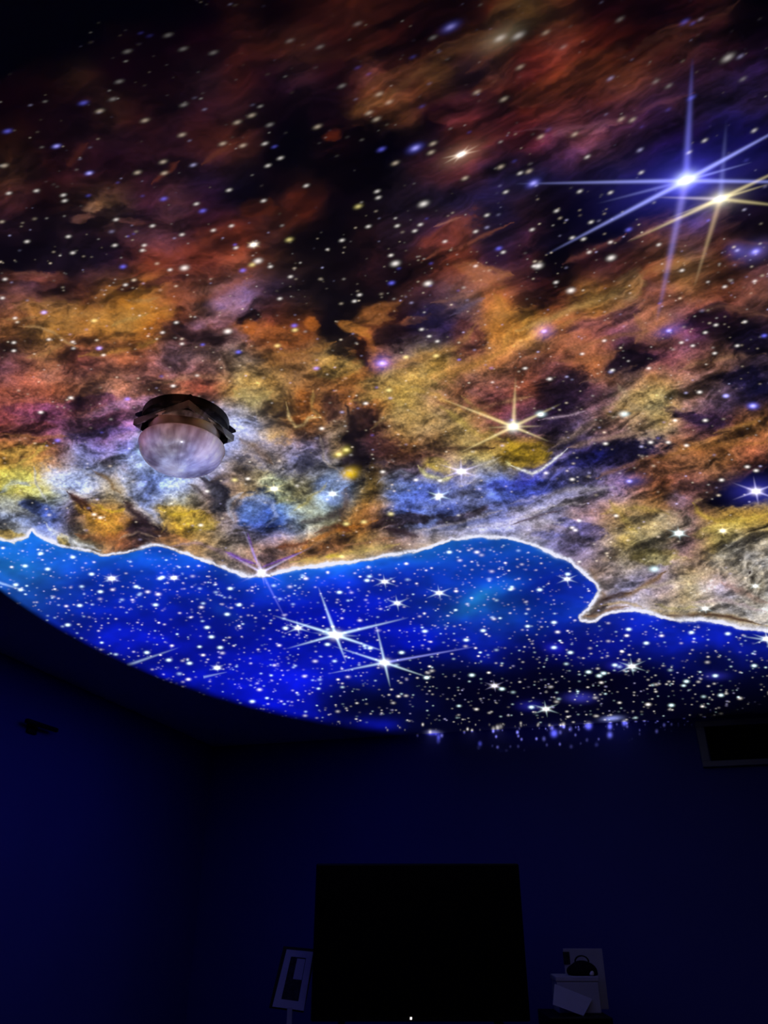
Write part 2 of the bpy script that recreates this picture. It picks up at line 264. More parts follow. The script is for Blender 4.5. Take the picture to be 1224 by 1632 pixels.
# flow: the streaks lean up to the right, more so on the right
def rot(x, y, deg):
    c, s = math.cos(math.radians(deg)), math.sin(math.radians(deg))
    return x * c + y * s, -x * s + y * c
xa, ya = rot(uu, vv, -12); xb, yb = rot(uu, vv, -30)
mix = 1 / (1 + np.exp(-((uu - 560) * .8 - (vv - 450) * .5) / 120))
w1 = fbm(uu / 70, vv / 55, 3, 4); w2 = fbm(uu / 70, vv / 55, 31, 4)
low = np.clip((vv - 480) / 250, 0, 1)
wu = uu + w1 * 16 + fbm(uu / 14, vv / 11, 61, 2) * 3 * low
wv = vv + w2 * 13 + fbm(uu / 14, vv / 11, 71, 2) * 3 * low
xa, ya = rot(uu + w1 * 20, vv + w2 * 16, -12); xb, yb = rot(uu + w1 * 16, vv + w2 * 12, -28)
nA = fbm(xa / 56, ya / 24, 101, 6, .58); nB = fbm(xb / 92, yb / 19, 131, 6, .58)
n1 = nA * (1 - mix) + nB * mix
rA = fbm(xa / 40 + w1, ya / 19 + w2, 201, 4, .55, True); rB = fbm(xb / 80 + w1, yb / 16 + w2, 231, 4, .55, True)
r1 = rA * (1 - mix) + rB * mix
n1 = n1 - n1.mean(); r1 = r1 - r1.mean()
rg = fbm(uu / 16, vv / 10, 281, 4, .65)
wu = wu + rg * 7; wv = wv + fbm(uu / 16, vv / 10, 291, 4, .65) * 5
img = bicubic(NEB, (wu - 25.5) / 51, (wv - 25) / 50)
def paint(items_b, items_s):
    for (u, v, a, b, deg, col, st, rag) in items_b:
        R = max(a, b) * 1.7 + 20
        i0, i1 = [int(np.clip((q - U0) * SC, 0, CW)) for q in (u - R, u + R)]
        j0, j1 = [int(np.clip((q - V0) * SC, 0, CH)) for q in (v - R, v + R)]
        if i1 <= i0 or j1 <= j0: continue
        X = uu[j0:j1, i0:i1] * (1 - rag) + wu[j0:j1, i0:i1] * rag - u
        Y = vv[j0:j1, i0:i1] * (1 - rag) + wv[j0:j1, i0:i1] * rag - v
        X, Y = rot(X, Y, deg)
        d = np.sqrt((X / a) ** 2 + (Y / b) ** 2) + (.55 * n1 + .4 * rg)[j0:j1, i0:i1]
        m = np.clip((1.25 - d) / .6, 0, 1); m = (m * m * (3 - 2 * m) * st)[..., None]
        c = np.array([int(col[k:k + 2], 16) / 255 for k in (0, 2, 4)], np.float32)
        img[j0:j1, i0:i1] = img[j0:j1, i0:i1] * (1 - m) + c * m
    for (pts, wd, col, st, rag) in items_s:
        P = np.array(pts, np.float32)
        R = wd * 2 + 22
        i0, i1 = [int(np.clip((q - U0) * SC, 0, CW)) for q in (P[:, 0].min() - R, P[:, 0].max() + R)]
        j0, j1 = [int(np.clip((q - V0) * SC, 0, CH)) for q in (P[:, 1].min() - R, P[:, 1].max() + R)]
        if i1 <= i0 or j1 <= j0: continue
        X = uu[j0:j1, i0:i1] * (1 - rag) + wu[j0:j1, i0:i1] * rag
        Y = vv[j0:j1, i0:i1] * (1 - rag) + wv[j0:j1, i0:i1] * rag
        d, t = seg_dist(X, Y, P)
        taper = np.clip(np.minimum(t, 1 - t) * 6, .25, 1)
        m = (np.exp(-(d / (wd * taper)) ** 2) * st * np.clip(.92 + .8 * (r1 + .5 * rg)[j0:j1, i0:i1], .2, 1))[..., None]
        c = np.array([int(col[k:k + 2], 16) / 255 for k in (0, 2, 4)], np.float32)
        img[j0:j1, i0:i1] = img[j0:j1, i0:i1] * (1 - m) + c * m

def seg_dist(X, Y, P):
    best = np.full(X.shape, 1e9, np.float32); bt = np.zeros(X.shape, np.float32)
    n = len(P) - 1
    for k in range(n):
        ax, ay = P[k]; bx, by = P[k + 1]
        dx, dy = bx - ax, by - ay
        L2 = dx * dx + dy * dy + 1e-6
        t = np.clip(((X - ax) * dx + (Y - ay) * dy) / L2, 0, 1)
        d = (X - ax - t * dx) ** 2 + (Y - ay - t * dy) ** 2
        m = d < best
        best = np.where(m, d, best); bt = np.where(m, (k + t) / n, bt)
    return np.sqrt(best), bt

paint(BLOBS, [])
# filaments and cloud grain
k = np.clip((vv - 430) / 260, 0, 1)
ex = (n1 * (1.25 + .05 * k) + r1 * (.34 + .42 * k) + rg * (.10 + .62 * k))
ex = np.where(ex > 0, ex * .72, ex * 1.15)
gain = np.exp(np.clip(ex, -2.0, .62))
gain *= (1.0 + .12 * k + .16 * np.exp(-((vv - 545) / 110) ** 2)) / gain.mean()
img = np.clip(img, 0, 1.2) * gain[..., None]
h1 = fbm(uu / 40, vv / 24, 301, 5, .6) - .25 * r1         # hue drift: gold against blue-violet
tint = np.stack([1 + .11 * h1, 1 + .03 * h1, 1 - .17 * h1], -1)
img = img * tint
# bright parts of the cloud pale a little, dark ones go warm black
lum = img.mean(-1, keepdims=True)
img = img + (lum - img) * (.18 * np.clip((vv - 640) / 120, 0, 1)[..., None])
hi = img.max(-1, keepdims=True)
img = img * np.where(hi > .58, (.58 + (hi - .58) * .62) / np.maximum(hi, 1e-3), 1)
paint([], STROKES)
fine = fbm(uu / 3.2, vv / 2.6, 351, 2, .7)
img *= (1 + fine * .24 * np.clip((vv - 360) / 250, .12, 1))[..., None]
img = np.clip(img, 0, .93)

# the blue sky below the bright rim
RP = np.array(RIM, np.float32)
ju = uu + fbm(uu / 12, vv / 10, 401, 3) * 2.2; jv = vv + fbm(uu / 12, vv / 10, 411, 3) * 2.8
d, _ = seg_dist(ju, jv, RP)
inside = np.zeros(uu.shape, bool)
poly = [tuple(p) for p in RIM] + [(1400, 1500), (-160, 1500)]
for k in range(len(poly)):
    (xi, yi), (xj, yj) = poly[k], poly[k - 1]
    if yi == yj: continue
    inside ^= ((yi > jv) != (yj > jv)) & (ju < (xj - xi) * (jv - yi) / (yj - yi) + xi)
sd = np.where(inside, d, -d)
blu = np.clip(bicubic(BLU, (uu + w1 * 22 - 51) / 102, (vv + w2 * 16 - 875) / 50), 0, 1)
blu *= np.array([.9, .84, .97], np.float32)
blu *= np.exp(.45 * fbm(uu / 60, vv / 30, 501, 4))[..., None]
def add_cloud(u, v, a, b, deg, col, st):
    X, Y = rot(uu + w1 * 10 - u, vv + w2 * 8 - v, deg)
    m = np.exp(-((X / a) ** 2 + (Y / b) ** 2)) * st * (.7 + .5 * n1)
    blu[...] += m[..., None] * np.array(col, np.float32)
add_cloud(768, 952, 44, 13, -28, (.08, .30, .26), .8)
add_cloud(800, 935, 36, 12, -20, (.04, .16, .14), .8)
add_cloud(740, 980, 40, 9, -15, (.03, .14, .12), .8)
add_cloud(600, 1150, 34, 12, 5, (.03, .06, .5), .8)
add_cloud(230, 890, 60, 12, 10, (.05, .25, .3), .7)
add_cloud(580, 905, 90, 14, -8, (.05, .25, .28), .8)
add_cloud(360, 975, 40, 10, 30, (.06, .2, .2), .6)
add_cloud(20, 900, 60, 26, 20, (.06, .22, .15), .7)
add_cloud(960, 1040, 60, 20, -30, (.02, .06, .35), .6)
near = np.exp(-np.clip(sd, 0, 999) / 20) * np.clip(1 - (uu - 860) / 120, .12, 1)
blu += near[..., None] * np.array([.05, .15, .16], np.float32) * (.8 + .5 * n1)[..., None]
e = np.clip(sd / 2.2 + .5, 0, 1)[..., None]
img = img * (1 - e) + np.clip(blu, 0, 1) * e
rimw = 3.0 + 1.6 * lattice(uu / 26, vv / 26, 521)
core = np.exp(-((sd + 2.5) / rimw) ** 2) * np.clip(.86 + .3 * fine + .4 * r1, 0, 1)
halo = np.exp(-(np.clip(-sd, 0, 999) / 15)) * (sd < 0) * .30 * (1 + 1.6 * n1)
rc = np.array([.93, .93, 1.0], np.float32)
m = np.clip(core + halo, 0, 1)[..., None]
img = img * (1 - m) + rc * m

# stars
lin = lambda c: np.where(c <= .04045, c / 12.92, ((np.clip(c, 0, None) + .055) / 1.055) ** 2.4)
img = lin(np.clip(img, 0, 1)).astype(np.float32)
def lean(u, v):
    k = np.clip((u - 60) / 900, 0, 1) * np.clip((640 - v) / 450, 0, 1)
    return -12 * np.clip((700 - v) / 400, 0, 1) - 20 * k
def stamp(u, v, sx, sy, deg, col, amt, p=1.0):
    R = 3.4 * max(sx, sy) + 2
    i0, i1 = int((u - R - U0) * SC), int((u + R - U0) * SC) + 1
    j0, j1 = int((v - R - V0) * SC), int((v + R - V0) * SC) + 1
    if i0 < 0 or j0 < 0 or i1 >= CW or j1 >= CH: return
    X, Y = rot(uu[j0:j1, i0:i1] - u, vv[j0:j1, i0:i1] - v, deg)
    m = np.exp(-.5 * ((X / sx) ** 2 + (Y / sy) ** 2) ** p) * amt
    img[j0:j1, i0:i1] += m[..., None] * np.array(col, np.float32)
def spike(u, v, u2, v2, w, col, amt, fall=1.5):
    R = w * 4 + 2
    i0, i1 = int((min(u, u2) - R - U0) * SC), int((max(u, u2) + R - U0) * SC)
    j0, j1 = int((min(v, v2) - R - V0) * SC), int((max(v, v2) + R - V0) * SC)
    i0, j0, i1, j1 = max(i0, 0), max(j0, 0), min(i1, CW), min(j1, CH)
    X = uu[j0:j1, i0:i1] - u; Y = vv[j0:j1, i0:i1] - v
    L = math.hypot(u2 - u, v2 - v); dx, dy = (u2 - u) / L, (v2 - v) / L
    t = (X * dx + Y * dy) / L; q = np.abs(-X * dy + Y * dx)
    ww = w * (1 - .6 * np.clip(t, 0, 1))
    m = np.where((t >= -.02) & (t <= 1), (1 - np.clip(t, 0, 1)) ** fall * np.exp(-(q / ww) ** 2), 0) * amt
    img[j0:j1, i0:i1] += m[..., None] * np.array(col, np.float32)
WHT, WRM, YEL, BLS, VIO, CYN = (1, .93, .88), (1, .82, .62), (1, .86, .32), (.16, .16, 1), (.62, .58, 1), (.7, .95, 1)
def size_at(v):
    return 1.0 + .72 * np.clip((560 - v) / 520, 0, 1)
def star(u, v, r, col, amt):
    s = size_at(v)
    deg = lean(u, v)
    if v > 1152 + .0 * u:      # lands on the wall, out of focus
        stamp(u, v, r * .8, r * 1.05, 0, WHT, amt * .9); return
    f = .22 + .78 * np.clip((v - 60) / 560, 0, 1)
    r = r * (.86 + .14 * np.clip((v - 300) / 300, 0, 1))
    st = .25 * np.clip((420 - v) / 300, 0, 1)
    if v > 860:
        stamp(u, v, r * 1.25, r * .72, 0, col, amt * 1.15); return
    stamp(u, v, r * s * (1.2 + st), r * s * (.72 - .3 * st), deg, col, amt * f)
# dust of faint stars
def field(n, box, rlo, rhi, alo, ahi, cols, cond=None):
    for k in range(n):
        u = rng.uniform(box[0], box[2]); v = rng.uniform(box[1], box[3])
        if cond and not cond(u, v): continue
        a = alo + (ahi - alo) * rng.random() ** 3
        r = rlo + (rhi - rlo) * rng.random() ** 2.5
        star(u, v, r, cols[rng.integers(len(cols))], a)
def sdat(u, v):
    return sd[int(np.clip((v - V0) * SC, 0, CH - 1)), int(np.clip((u - U0) * SC, 0, CW - 1))]
blue_in = lambda u, v: sdat(u, v) > 5
neb_in = lambda u, v: sdat(u, v) < -6
field(3600, (-110, 850, 1330, 1165), .7, 1.15, .08, .8, (WHT, CYN, VIO, WHT), blue_in)
field(620, (-110, 850, 1330, 1160), 1.0, 1.9, .4, 1.5, (WHT, CYN, WHT), blue_in)
field(90, (660, 1150, 1080, 1215), 1.2, 2.2, .25, 1.2, (VIO, WHT, WHT))
field(900, (-110, 380, 1330, 1000), .8, 1.4, .06, .5, (WRM, WHT, WRM), neb_in)
field(620, (-110, 330, 1330, 980), 1.0, 1.8, .2, .8, (WRM, WHT, VIO, WRM), neb_in)
field(420, (-110, -60, 1330, 480), .8, 1.5, .04, .4, (WRM, WHT, WHT, VIO))
field(60, (-110, 20, 1330, 700), 1.4, 2.2, .2, .8, (BLS, VIO, BLS))
STARS = [
 (BLS, 2.3, 1.0, [(133,164),(12,209),(90,233),(142,276),(261,317),(323,336),(196,425),(158,555),(70,498),(387,431),(380,561),(608,238),(469,519),(504,587),(624,451),(795,396),(1002,366),(867,528),(1066,527),(1218,535),(203,636),(92,702),(1157,631),(1003,767),(1091,35),(1102,156)]),
 (VIO, 1.9, .8, [(90,233),(142,276),(308,263),(973,125),(1020,239),(1180,90),(1003,767),(1066,527),(867,528),(1175,399),(70,498),(158,555)]),
 (BLS, 4.2, 1.0, [(718,43),(662,236),(850,292),(609,579),(1204,401),(1200,647)]),
 (VIO, 2.4, .9, [(718,43),(662,236),(850,292),(609,579),(1204,401),(1200,647),(1157,631)]),
 (WHT, 2.0, .35, [(203,82),(268,56),(292,78),(340,84),(190,130),(293,167),(180,158),(510,75),(462,65),(570,38),(430,199),(545,137),(690,60),(988,31),(898,75),(1045,130),(1066,137),(1184,126)]),
 (WRM, 2.1, .7, [(231,192),(159,177),(355,229),(378,195),(387,232),(260,258),(219,275),(262,276),(290,215),(7,264),(401,184),(604,150),(620,163),(588,180),(600,190),(687,243),(690,229),(803,158),(760,147),(506,202),(630,260),(741,284),(798,266),(870,52),(829,107),(862,218),(916,214),(843,273),(990,190),(1008,191)]),
 (WHT, 1.75, .95, [(422,229),(427,264),(447,252),(1123,224),(936,250),(829,276),(1022,275),(1202,208),(488,296),(101,311),(58,304),(14,308),(185,350),(243,360),(369,360),(290,374),(183,391),(230,391),(227,399),(116,403),(109,377),(43,385),(271,430),(200,454),(290,548),(281,514),(259,530),(165,566),(22,559),(22,546),(4,475),(78,541),(116,545),(376,395),(340,367),(313,325),(365,303),(24,507),(103,320),(8,445),
    (420,320),(601,305),(603,315),(633,360),(587,361),(661,368),(670,358),(431,425),(463,441),(623,407),(573,470),(565,480),(802,402),(758,424),(709,385),(758,369),(776,343),(806,306),(545,383),(697,544),(672,525),(684,536),(446,476),
    (924,305),(973,307),(887,336),(848,366),(942,354),(912,379),(930,381),(973,386),(939,402),(886,450),(1050,390),(1087,431),(1203,448),(1155,457),(963,543),(1141,518),(1124,530),(1187,513),(1086,546),(1104,551),(1034,587),(976,590),(1139,563),(837,587),(928,564),(1175,551),(1098,243),(851,424)]),
 (WHT, 2.9, 1.3, [(797,61),(675,325),(294,427),(404,390),(411,416),(630,420),(682,452),(974,411),(858,424),(910,463),(1160,92),(826,57),(363,528),(735,246)]),
 (YEL, 2.4, .9, [(571,329),(461,382),(150,511),(442,551),(647,569),(695,567),(402,422),(470,526),(374,765),(623,819),(580,832),(552,835),(620,622),(552,717),(540,724),(545,887),(1152,846)]),
 (WHT, 1.9, 1.1, [(276,615),(65,657),(113,634),(160,825),(320,837),(150,820),(395,763),(330,783),(437,779),(610,752),(663,765),(701,766),(697,795),(876,604),(862,661),(1115,625),(1037,705),(1065,705),(1094,710),(965,707),(1205,750),(1191,744),(1150,765),(1124,670),(1076,670),(982,822),(923,830),(917,845),(912,841),(870,754),(912,764),(513,683),(583,643),(760,880)]),
 (CYN, 3.6, 1.1, [(995,660),(1082,850),(862,660),(1043,907)]),
 (CYN, 1.8, 1.7, [(178,922),(277,921),(367,938),(381,964),(330,1000),(362,979),(337,1015),(351,1032),(234,1040),(269,1052),(302,1057),(346,1065),(108,996),(127,965),(76,907),(65,882),(248,964),(259,920),(402,1118),
    (585,925),(541,944),(716,880),(770,1005),(743,1020),(677,1006),(680,1080),(752,1076),(800,1098),(590,1033),(522,1027),(980,1060),(847,1127),(883,1032),(1149,1108),(1070,1124),(1140,1077),(938,1071),(955,1077),(962,1073),(909,1040),(883,992),(1002,1003),(1102,1008),(1160,1010),(1030,1025),(1202,1061),(1094,1086),(860,940),(905,915),(640,1040),(455,1001),(116,888),(40,902),(146,915),(160,943),(217,935),(255,922),(25,932),(33,940)]),
]
SIXES = [
 (475,1001,24,CYN,.8,1.3,2.6),(613,927,22,CYN,.8,1.2,2.6),(633,961,24,CYN,.8,1.3,2.4),(700,945,24,CYN,.9,1.3,2.6),(788,1093,18,VIO,.7,1.2,2.4),
 (904,923,20,CYN,.8,1.2,2.4),(1007,1062,26,CYN,.9,1.3,3.0),(870,1130,24,CYN,.9,1.3,2.8),(1222,1018,26,CYN,.9,1.3,3),(178,922,18,CYN,.7,1.2,3),(277,921,14,CYN,.6,1.2,2.4),(346,1064,14,CYN,.7,1.2,2.4),
 (700,790,26,CYN,.9,1.5,3.2),(735,751,40,VIO,1.0,1.7,4.2,(18,-18,88)),(1205,783,42,VIO,1.0,1.8,4.6,(20,-20,80)),(437,779,22,YEL,.8,1.6,3.2),(1152,846,20,YEL,.7,1.4,2.6),(1082,850,22,CYN,.7,1.5,3),
 (735,246,34,WRM,.7,1.8,3.2,(-28,-50,-12)),(404,390,14,YEL,.5,1.5,2.6),(530,787,20,CYN,.8,1.6,3),(1124,970,16,CYN,.6,1.4,2.4),(1204,934,14,CYN,.5,1.4,2.2),
 (417,912,40,VIO,.7,1.5,2.6,(25,-25,78)),
]
LB = (.35,.38,1); LY = (.9,.75,.35)
SPIKES = [
 (1093,288,820,293,3.2,LB,.9,1.0),(1093,288,1340,291,3.4,LB,1.0,1.0),(1093,288,1104,90,6,(.2,.2,.9),.7,1.1),(1093,288,1046,515,6.5,(.3,.26,.8),.6,.8),
 (1093,288,1260,196,3.6,LB,1.3,.8),(1093,288,868,407,3.6,LB,1.2,1.0),(1093,288,1200,258,2.6,LB,.8,1.0),(1093,288,950,325,3,LB,.5,1.2),
 (1148,317,1262,330,3.2,LY,.7,1.0),(1148,317,1040,314,3,(.7,.6,.7),.7,1.0),(1148,317,1000,386,3.2,LY,.9,1.0),(1148,317,1270,258,3.2,LY,.8,1.0),
 (1148,317,1106,458,4.4,(.6,.42,.22),.6,.7),(1148,317,1158,190,5,LB,.3,1.2),(1148,317,1230,292,2.4,LY,.7,1.0),(1148,317,1060,350,2.6,LY,.5,1.0),
 (818,680,822,600,3.4,LY,.8,1.0),(818,680,700,634,2.6,LY,.9,.9),(818,680,732,722,2.6,LY,.9,.9),(818,680,895,643,2.8,LY,.9,1.0),(818,680,876,704,2.4,LY,.9,1.0),(818,680,868,679,2,LY,.6,1.2),(818,680,770,682,2,LY,.6,1.2),
 (535,1012,436,981,2.2,CYN,1.2,.8),(535,1012,612,1038,2.2,CYN,1.2,.8),(535,1012,507,935,2.4,CYN,1.0,.8),(535,1012,552,1056,2.2,CYN,1.0,.9),(535,1012,652,984,2.2,CYN,1.1,.9),(535,1012,456,1034,2.0,CYN,1.0,.9),(535,1012,575,1014,2,CYN,.6,1.2),(535,1012,495,1008,2,CYN,.6,1.2),
 (613,1056,598,990,2.0,CYN,.8,.9),(613,1056,622,1096,2.0,CYN,.9,.9),(613,1056,529,1029,1.8,CYN,.9,.9),(613,1056,684,1080,1.8,CYN,1.0,.9),(613,1056,760,1030,1.9,LB,.9,.7),(613,1056,522,1074,1.8,CYN,.8,.9),
 (204,1060,285,1032,2.0,CYN,.45,.7),(325,1079,362,1071,1.6,CYN,.35,.5),(-10,926,42,942,2.2,CYN,.5,.5),(417,912,462,1000,2,LB,.4,.9),(417,912,386,840,2.4,VIO,.5,.8),(417,912,500,870,2,VIO,.5,.9),(417,912,360,880,2,VIO,.5,.9),
 (1224,1020,1180,1014,1.6,CYN,.6,1),
]
GLOWS = [
 (1093,286,11,7,-25,(.85,1,1),1.0),(1093,290,26,14,-15,(.12,.12,.9),.55),(1093,290,70,30,-15,(.03,.03,.4),.5),(1148,317,9,6,-25,(.9,.9,.65),.9),(1148,317,22,11,-20,(.4,.34,.2),.4),
 (818,680,6,5,0,(.95,1,.9),1.2),(535,1012,6,4,0,(1,1,1),1.5),(613,1056,5,3.4,0,(1,1,1),1.5),(417,912,4.5,3.4,0,(.9,.9,1),1.1),(557,755,8,5.5,-15,(.95,.60,.0),.95),(540,724,6,3.4,-15,(.7,.52,.04),.6),(551,717,5,4,0,(.6,.5,.05),.5),
 (1205,783,24,12,0,(.05,.05,.6),.5),(735,751,20,10,0,(.1,.1,.5),.4),(1204,401,18,9,-20,(.15,.12,.5),.4),(1175,399,10,7,0,(.1,.1,.6),.4),(609,579,10,8,0,(.1,.1,.7),.5),(883,1032,10,5,0,(.02,.02,.7),.5),(985,1061,12,5,0,(.02,.02,.6),.5),(924,1112,14,5,0,(.05,.05,.55),.6),(1140,1077,12,4,0,(.03,.03,.4),.5),(845,1125,12,5,0,(.02,.02,.4),.5),
 (797,61,22,10,-28,(.2,.17,.1),.5),(735,247,20,9,-25,(.35,.2,.12),.5),(528,790,14,9,0,(.25,.35,.6),.4),(867,528,10,7,-15,(.1,.08,.7),.5),(1066,527,14,6,-15,(.1,.08,.6),.5),(1003,766,14,6,-5,(.1,.1,.6),.4),
 (975,1145,9,2.4,-5,(.3,.35,.9),.9),(938,1157,2.8,3,0,(.6,.6,1),1),(883,1169,3,3.4,0,(.5,.5,.9),.9),(972,1172,2.4,3,0,(.8,.8,1),1),(972,1158,2,2.6,0,(.7,.7,1),.9),(995,1152,2,2.6,0,(.7,.7,1),.8),(951,1189,2,2.6,0,(.7,.7,.9),.9),(690,1168,6,2.4,0,(.4,.4,1),.8),(699,1176,1.8,3,0,(.6,.6,1),.9),(698,1183,1.6,3,0,(.6,.6,1),.8),(730,1205,2,2,0,(.7,.7,1),.8),(798,1202,2.4,3,0,(.6,.6,1),.9),(891,1203,2,2.4,0,(.8,.8,1),.9),(778,1205,2,2.6,0,(.6,.6,1),.8),(765,1186,1.8,2.4,0,(.6,.6,1),.7),
]
for (col, r, amt, pts) in STARS:
    for (u, v) in pts:
        star(u, v, r, col, amt)
def six(u, v, L, col, amt, w=1.6, r=3.4, angs=(18, -22, 80)):
    for a in angs:
        c, s = math.cos(math.radians(a)), math.sin(math.radians(a))
        k = L * (.62 if abs(a) > 45 else 1)
        spike(u, v, u + k * c, v + k * s, w, col, amt)
        spike(u, v, u - k * c, v - k * s, w, col, amt)
    star(u, v, r, WHT, 1.4)
for a in SIXES: six(*a)
for (u, v, u2, v2, w, col, amt, fall) in SPIKES: spike(u, v, u2, v2, w, col, amt, fall)
for (u, v, sx, sy, deg, col, amt) in GLOWS: stamp(u, v, sx, sy, deg, col, amt)
img = np.clip(img, 0, 1.25)

# resample the drawing into the projector's slide
tt = ((np.arange(SLIDE_N, dtype=np.float32) + .5) / SLIDE_N * 2 - 1) * SLIDE_T
tx, ty = np.meshgrid(tt, tt)
Dx = AX.x + RX.x * tx + RY.x * ty; Dy = AX.y + RX.y * tx + RY.y * ty; Dz = AX.z + RX.z * tx + RY.z * ty
tc = (CEIL_Z - PROJ.z) / np.maximum(Dz, 1e-3)
den = Dx * BN.x + Dy * BN.y
num = (CORNER.x - PROJ.x) * BN.x + (CORNER.y - PROJ.y) * BN.y
tw = np.where(den < -1e-4, num / np.minimum(den, -1e-4), 1e6)
onwall = tw < tc
t = np.minimum(tc, tw)
X = PROJ.x + Dx * t; Y = PROJ.y + Dy * t; Z = PROJ.z + Dz * t - CAM_Z
c, s = math.cos(PITCH), math.sin(PITCH)
dep = np.maximum(Y * c + Z * s, .15)
pu = CX + F_PX * X / dep; pv = CY - F_PX * (-Y * s + Z * c) / dep
val = bilinear(img, (pu - U0) * SC, (pv - V0) * SC)
# content beyond the drawing goes on as dim brown cloud
outm = np.clip(np.maximum(np.maximum(U0 + 25 - pu, pu - 1344 + 25), V0 + 25 - pv) / 25, 0, 1)[..., None]
cl = np.exp(.9 * fbm(X * 2.2, Y * 2.2, 901, 4))[..., None] * np.array([.030, .010, .006], np.float32)
val = val * (1 - outm) + cl * outm
# lens edge: a circle, a little soft
rr = np.sqrt(tx * tx + ty * ty) / math.tan(HALF)
ang = np.arctan2(ty, tx)
near_side = np.clip(-np.sin(ang), 0, 1)          # the edge nearest the projector falls off slowly
soft = .012 + .05 * near_side
mask = np.clip((1.0 - rr) / soft, 0, 1); mask = mask * mask * (3 - 2 * mask)
d2 = (Dx * Dx + Dy * Dy + Dz * Dz) * tc * tc
cosc = Dz / np.sqrt(Dx * Dx + Dy * Dy + Dz * Dz)
cosw = np.abs(den) / np.sqrt(Dx * Dx + Dy * Dy + Dz * Dz)
comp = d2 / cosc * math.pi / CEIL_RHO
comp = np.minimum(comp, 1400.0)
comp = np.where(onwall, comp * 1.5, comp)
slide = val * (mask * comp / BEAM_W)[..., None]
buf = np.ones((SLIDE_N, SLIDE_N, 4), np.float32)
buf[..., :3] = slide
simg = bpy.data.images.new('nebula_slide', SLIDE_N, SLIDE_N, alpha=False, float_buffer=True)
simg.colorspace_settings.name = 'Linear Rec.709'
simg.pixels.foreach_set(buf.ravel())
simg.update()

lamp = bpy.data.lights.new('star_projector_beam', 'SPOT')
lamp.spot_size = 2 * HALF + .12
lamp.spot_blend = 0.0
lamp.shadow_soft_size = 0.0
# Blender spot: radiant intensity = energy / (4 pi)  W/sr times the emission strength
lamp.energy = BEAM_W * 4 * math.pi
lamp.use_nodes = True
nt = lamp.node_tree
for n in list(nt.nodes): nt.nodes.remove(n)
geo = nt.nodes.new('ShaderNodeNewGeometry')
def dotn(vec):
    n = nt.nodes.new('ShaderNodeVectorMath'); n.operation = 'DOT_PRODUCT'
    n.inputs[1].default_value = vec
    nt.links.new(geo.outputs['Incoming'], n.inputs[0]); return n.outputs['Value']
def mth(op, a, b):
    n = nt.nodes.new('ShaderNodeMath'); n.operation = op
    for k, q in enumerate((a, b)):
        if isinstance(q, (int, float)): n.inputs[k].default_value = q
        else: nt.links.new(q, n.inputs[k])
    return n.outputs[0]
dz = dotn(AX)
gx = mth('ADD', mth('MULTIPLY', mth('DIVIDE', dotn(RX), dz), .5 / SLIDE_T), .5)
gy = mth('ADD', mth('MULTIPLY', mth('DIVIDE', dotn(RY), dz), .5 / SLIDE_T), .5)
cmb = nt.nodes.new('ShaderNodeCombineXYZ')
nt.links.new(gx, cmb.inputs[0]); nt.links.new(gy, cmb.inputs[1])
tex = nt.nodes.new('ShaderNodeTexImage'); tex.image = simg; tex.extension = 'CLIP'; tex.interpolation = 'Linear'
nt.links.new(cmb.outputs[0], tex.inputs[0])
em = nt.nodes.new('ShaderNodeEmission')
nt.links.new(tex.outputs[0], em.inputs[0])
outn = nt.nodes.new('ShaderNodeOutputLight')
nt.links.new(em.outputs[0], outn.inputs[0])
lo = bpy.data.objects.new('star_projector_beam', lamp)
COL.objects.link(lo)
M = Matrix((RX, RY, -AX)).transposed()
lo.matrix_world = Matrix.Translation(PROJ) @ M.to_4x4()

# ------------------------------------------------------------------ materials
def mat(name, col, rough=.6, metal=0.0, spec=.5, noise=None, bump=None, emit=None):
    m = bpy.data.materials.new(name); m.use_nodes = True
    nt = m.node_tree; b = nt.nodes['Principled BSDF']
    b.inputs['Base Color'].default_value = (*col, 1)
    b.inputs['Roughness'].default_value = rough
    b.inputs['Metallic'].default_value = metal
    b.inputs['Specular IOR Level'].default_value = spec
    tc = nt.nodes.new('ShaderNodeTexCoord')
    if noise:
        n = nt.nodes.new('ShaderNodeTexNoise'); n.inputs['Scale'].default_value = noise[0]; n.inputs['Detail'].default_value = 5
        nt.links.new(tc.outputs['Object'], n.inputs['Vector'])
        r = nt.nodes.new('ShaderNodeValToRGB')
        a = noise[1]
        r.color_ramp.elements[0].position = .3; r.color_ramp.elements[1].position = .7
        r.color_ramp.elements[0].color = (*[q * (1 - a) for q in col], 1)
        r.color_ramp.elements[1].color = (*[min(1, q * (1 + a)) for q in col], 1)
        nt.links.new(n.outputs['Fac'], r.inputs[0]); nt.links.new(r.outputs[0], b.inputs['Base Color'])
    if bump:
        n = nt.nodes.new('ShaderNodeTexNoise'); n.inputs['Scale'].default_value = bump[0]; n.inputs['Detail'].default_value = 3
        nt.links.new(tc.outputs['Object'], n.inputs['Vector'])
        bp = nt.nodes.new('ShaderNodeBump'); bp.inputs['Strength'].default_value = bump[1]; bp.inputs['Distance'].default_value = .002
        nt.links.new(n.outputs['Fac'], bp.inputs['Height']); nt.links.new(bp.outputs[0], b.inputs['Normal'])
    if emit:
        b.inputs['Emission Color'].default_value = (*emit[0], 1); b.inputs['Emission Strength'].default_value = emit[1]
    return m

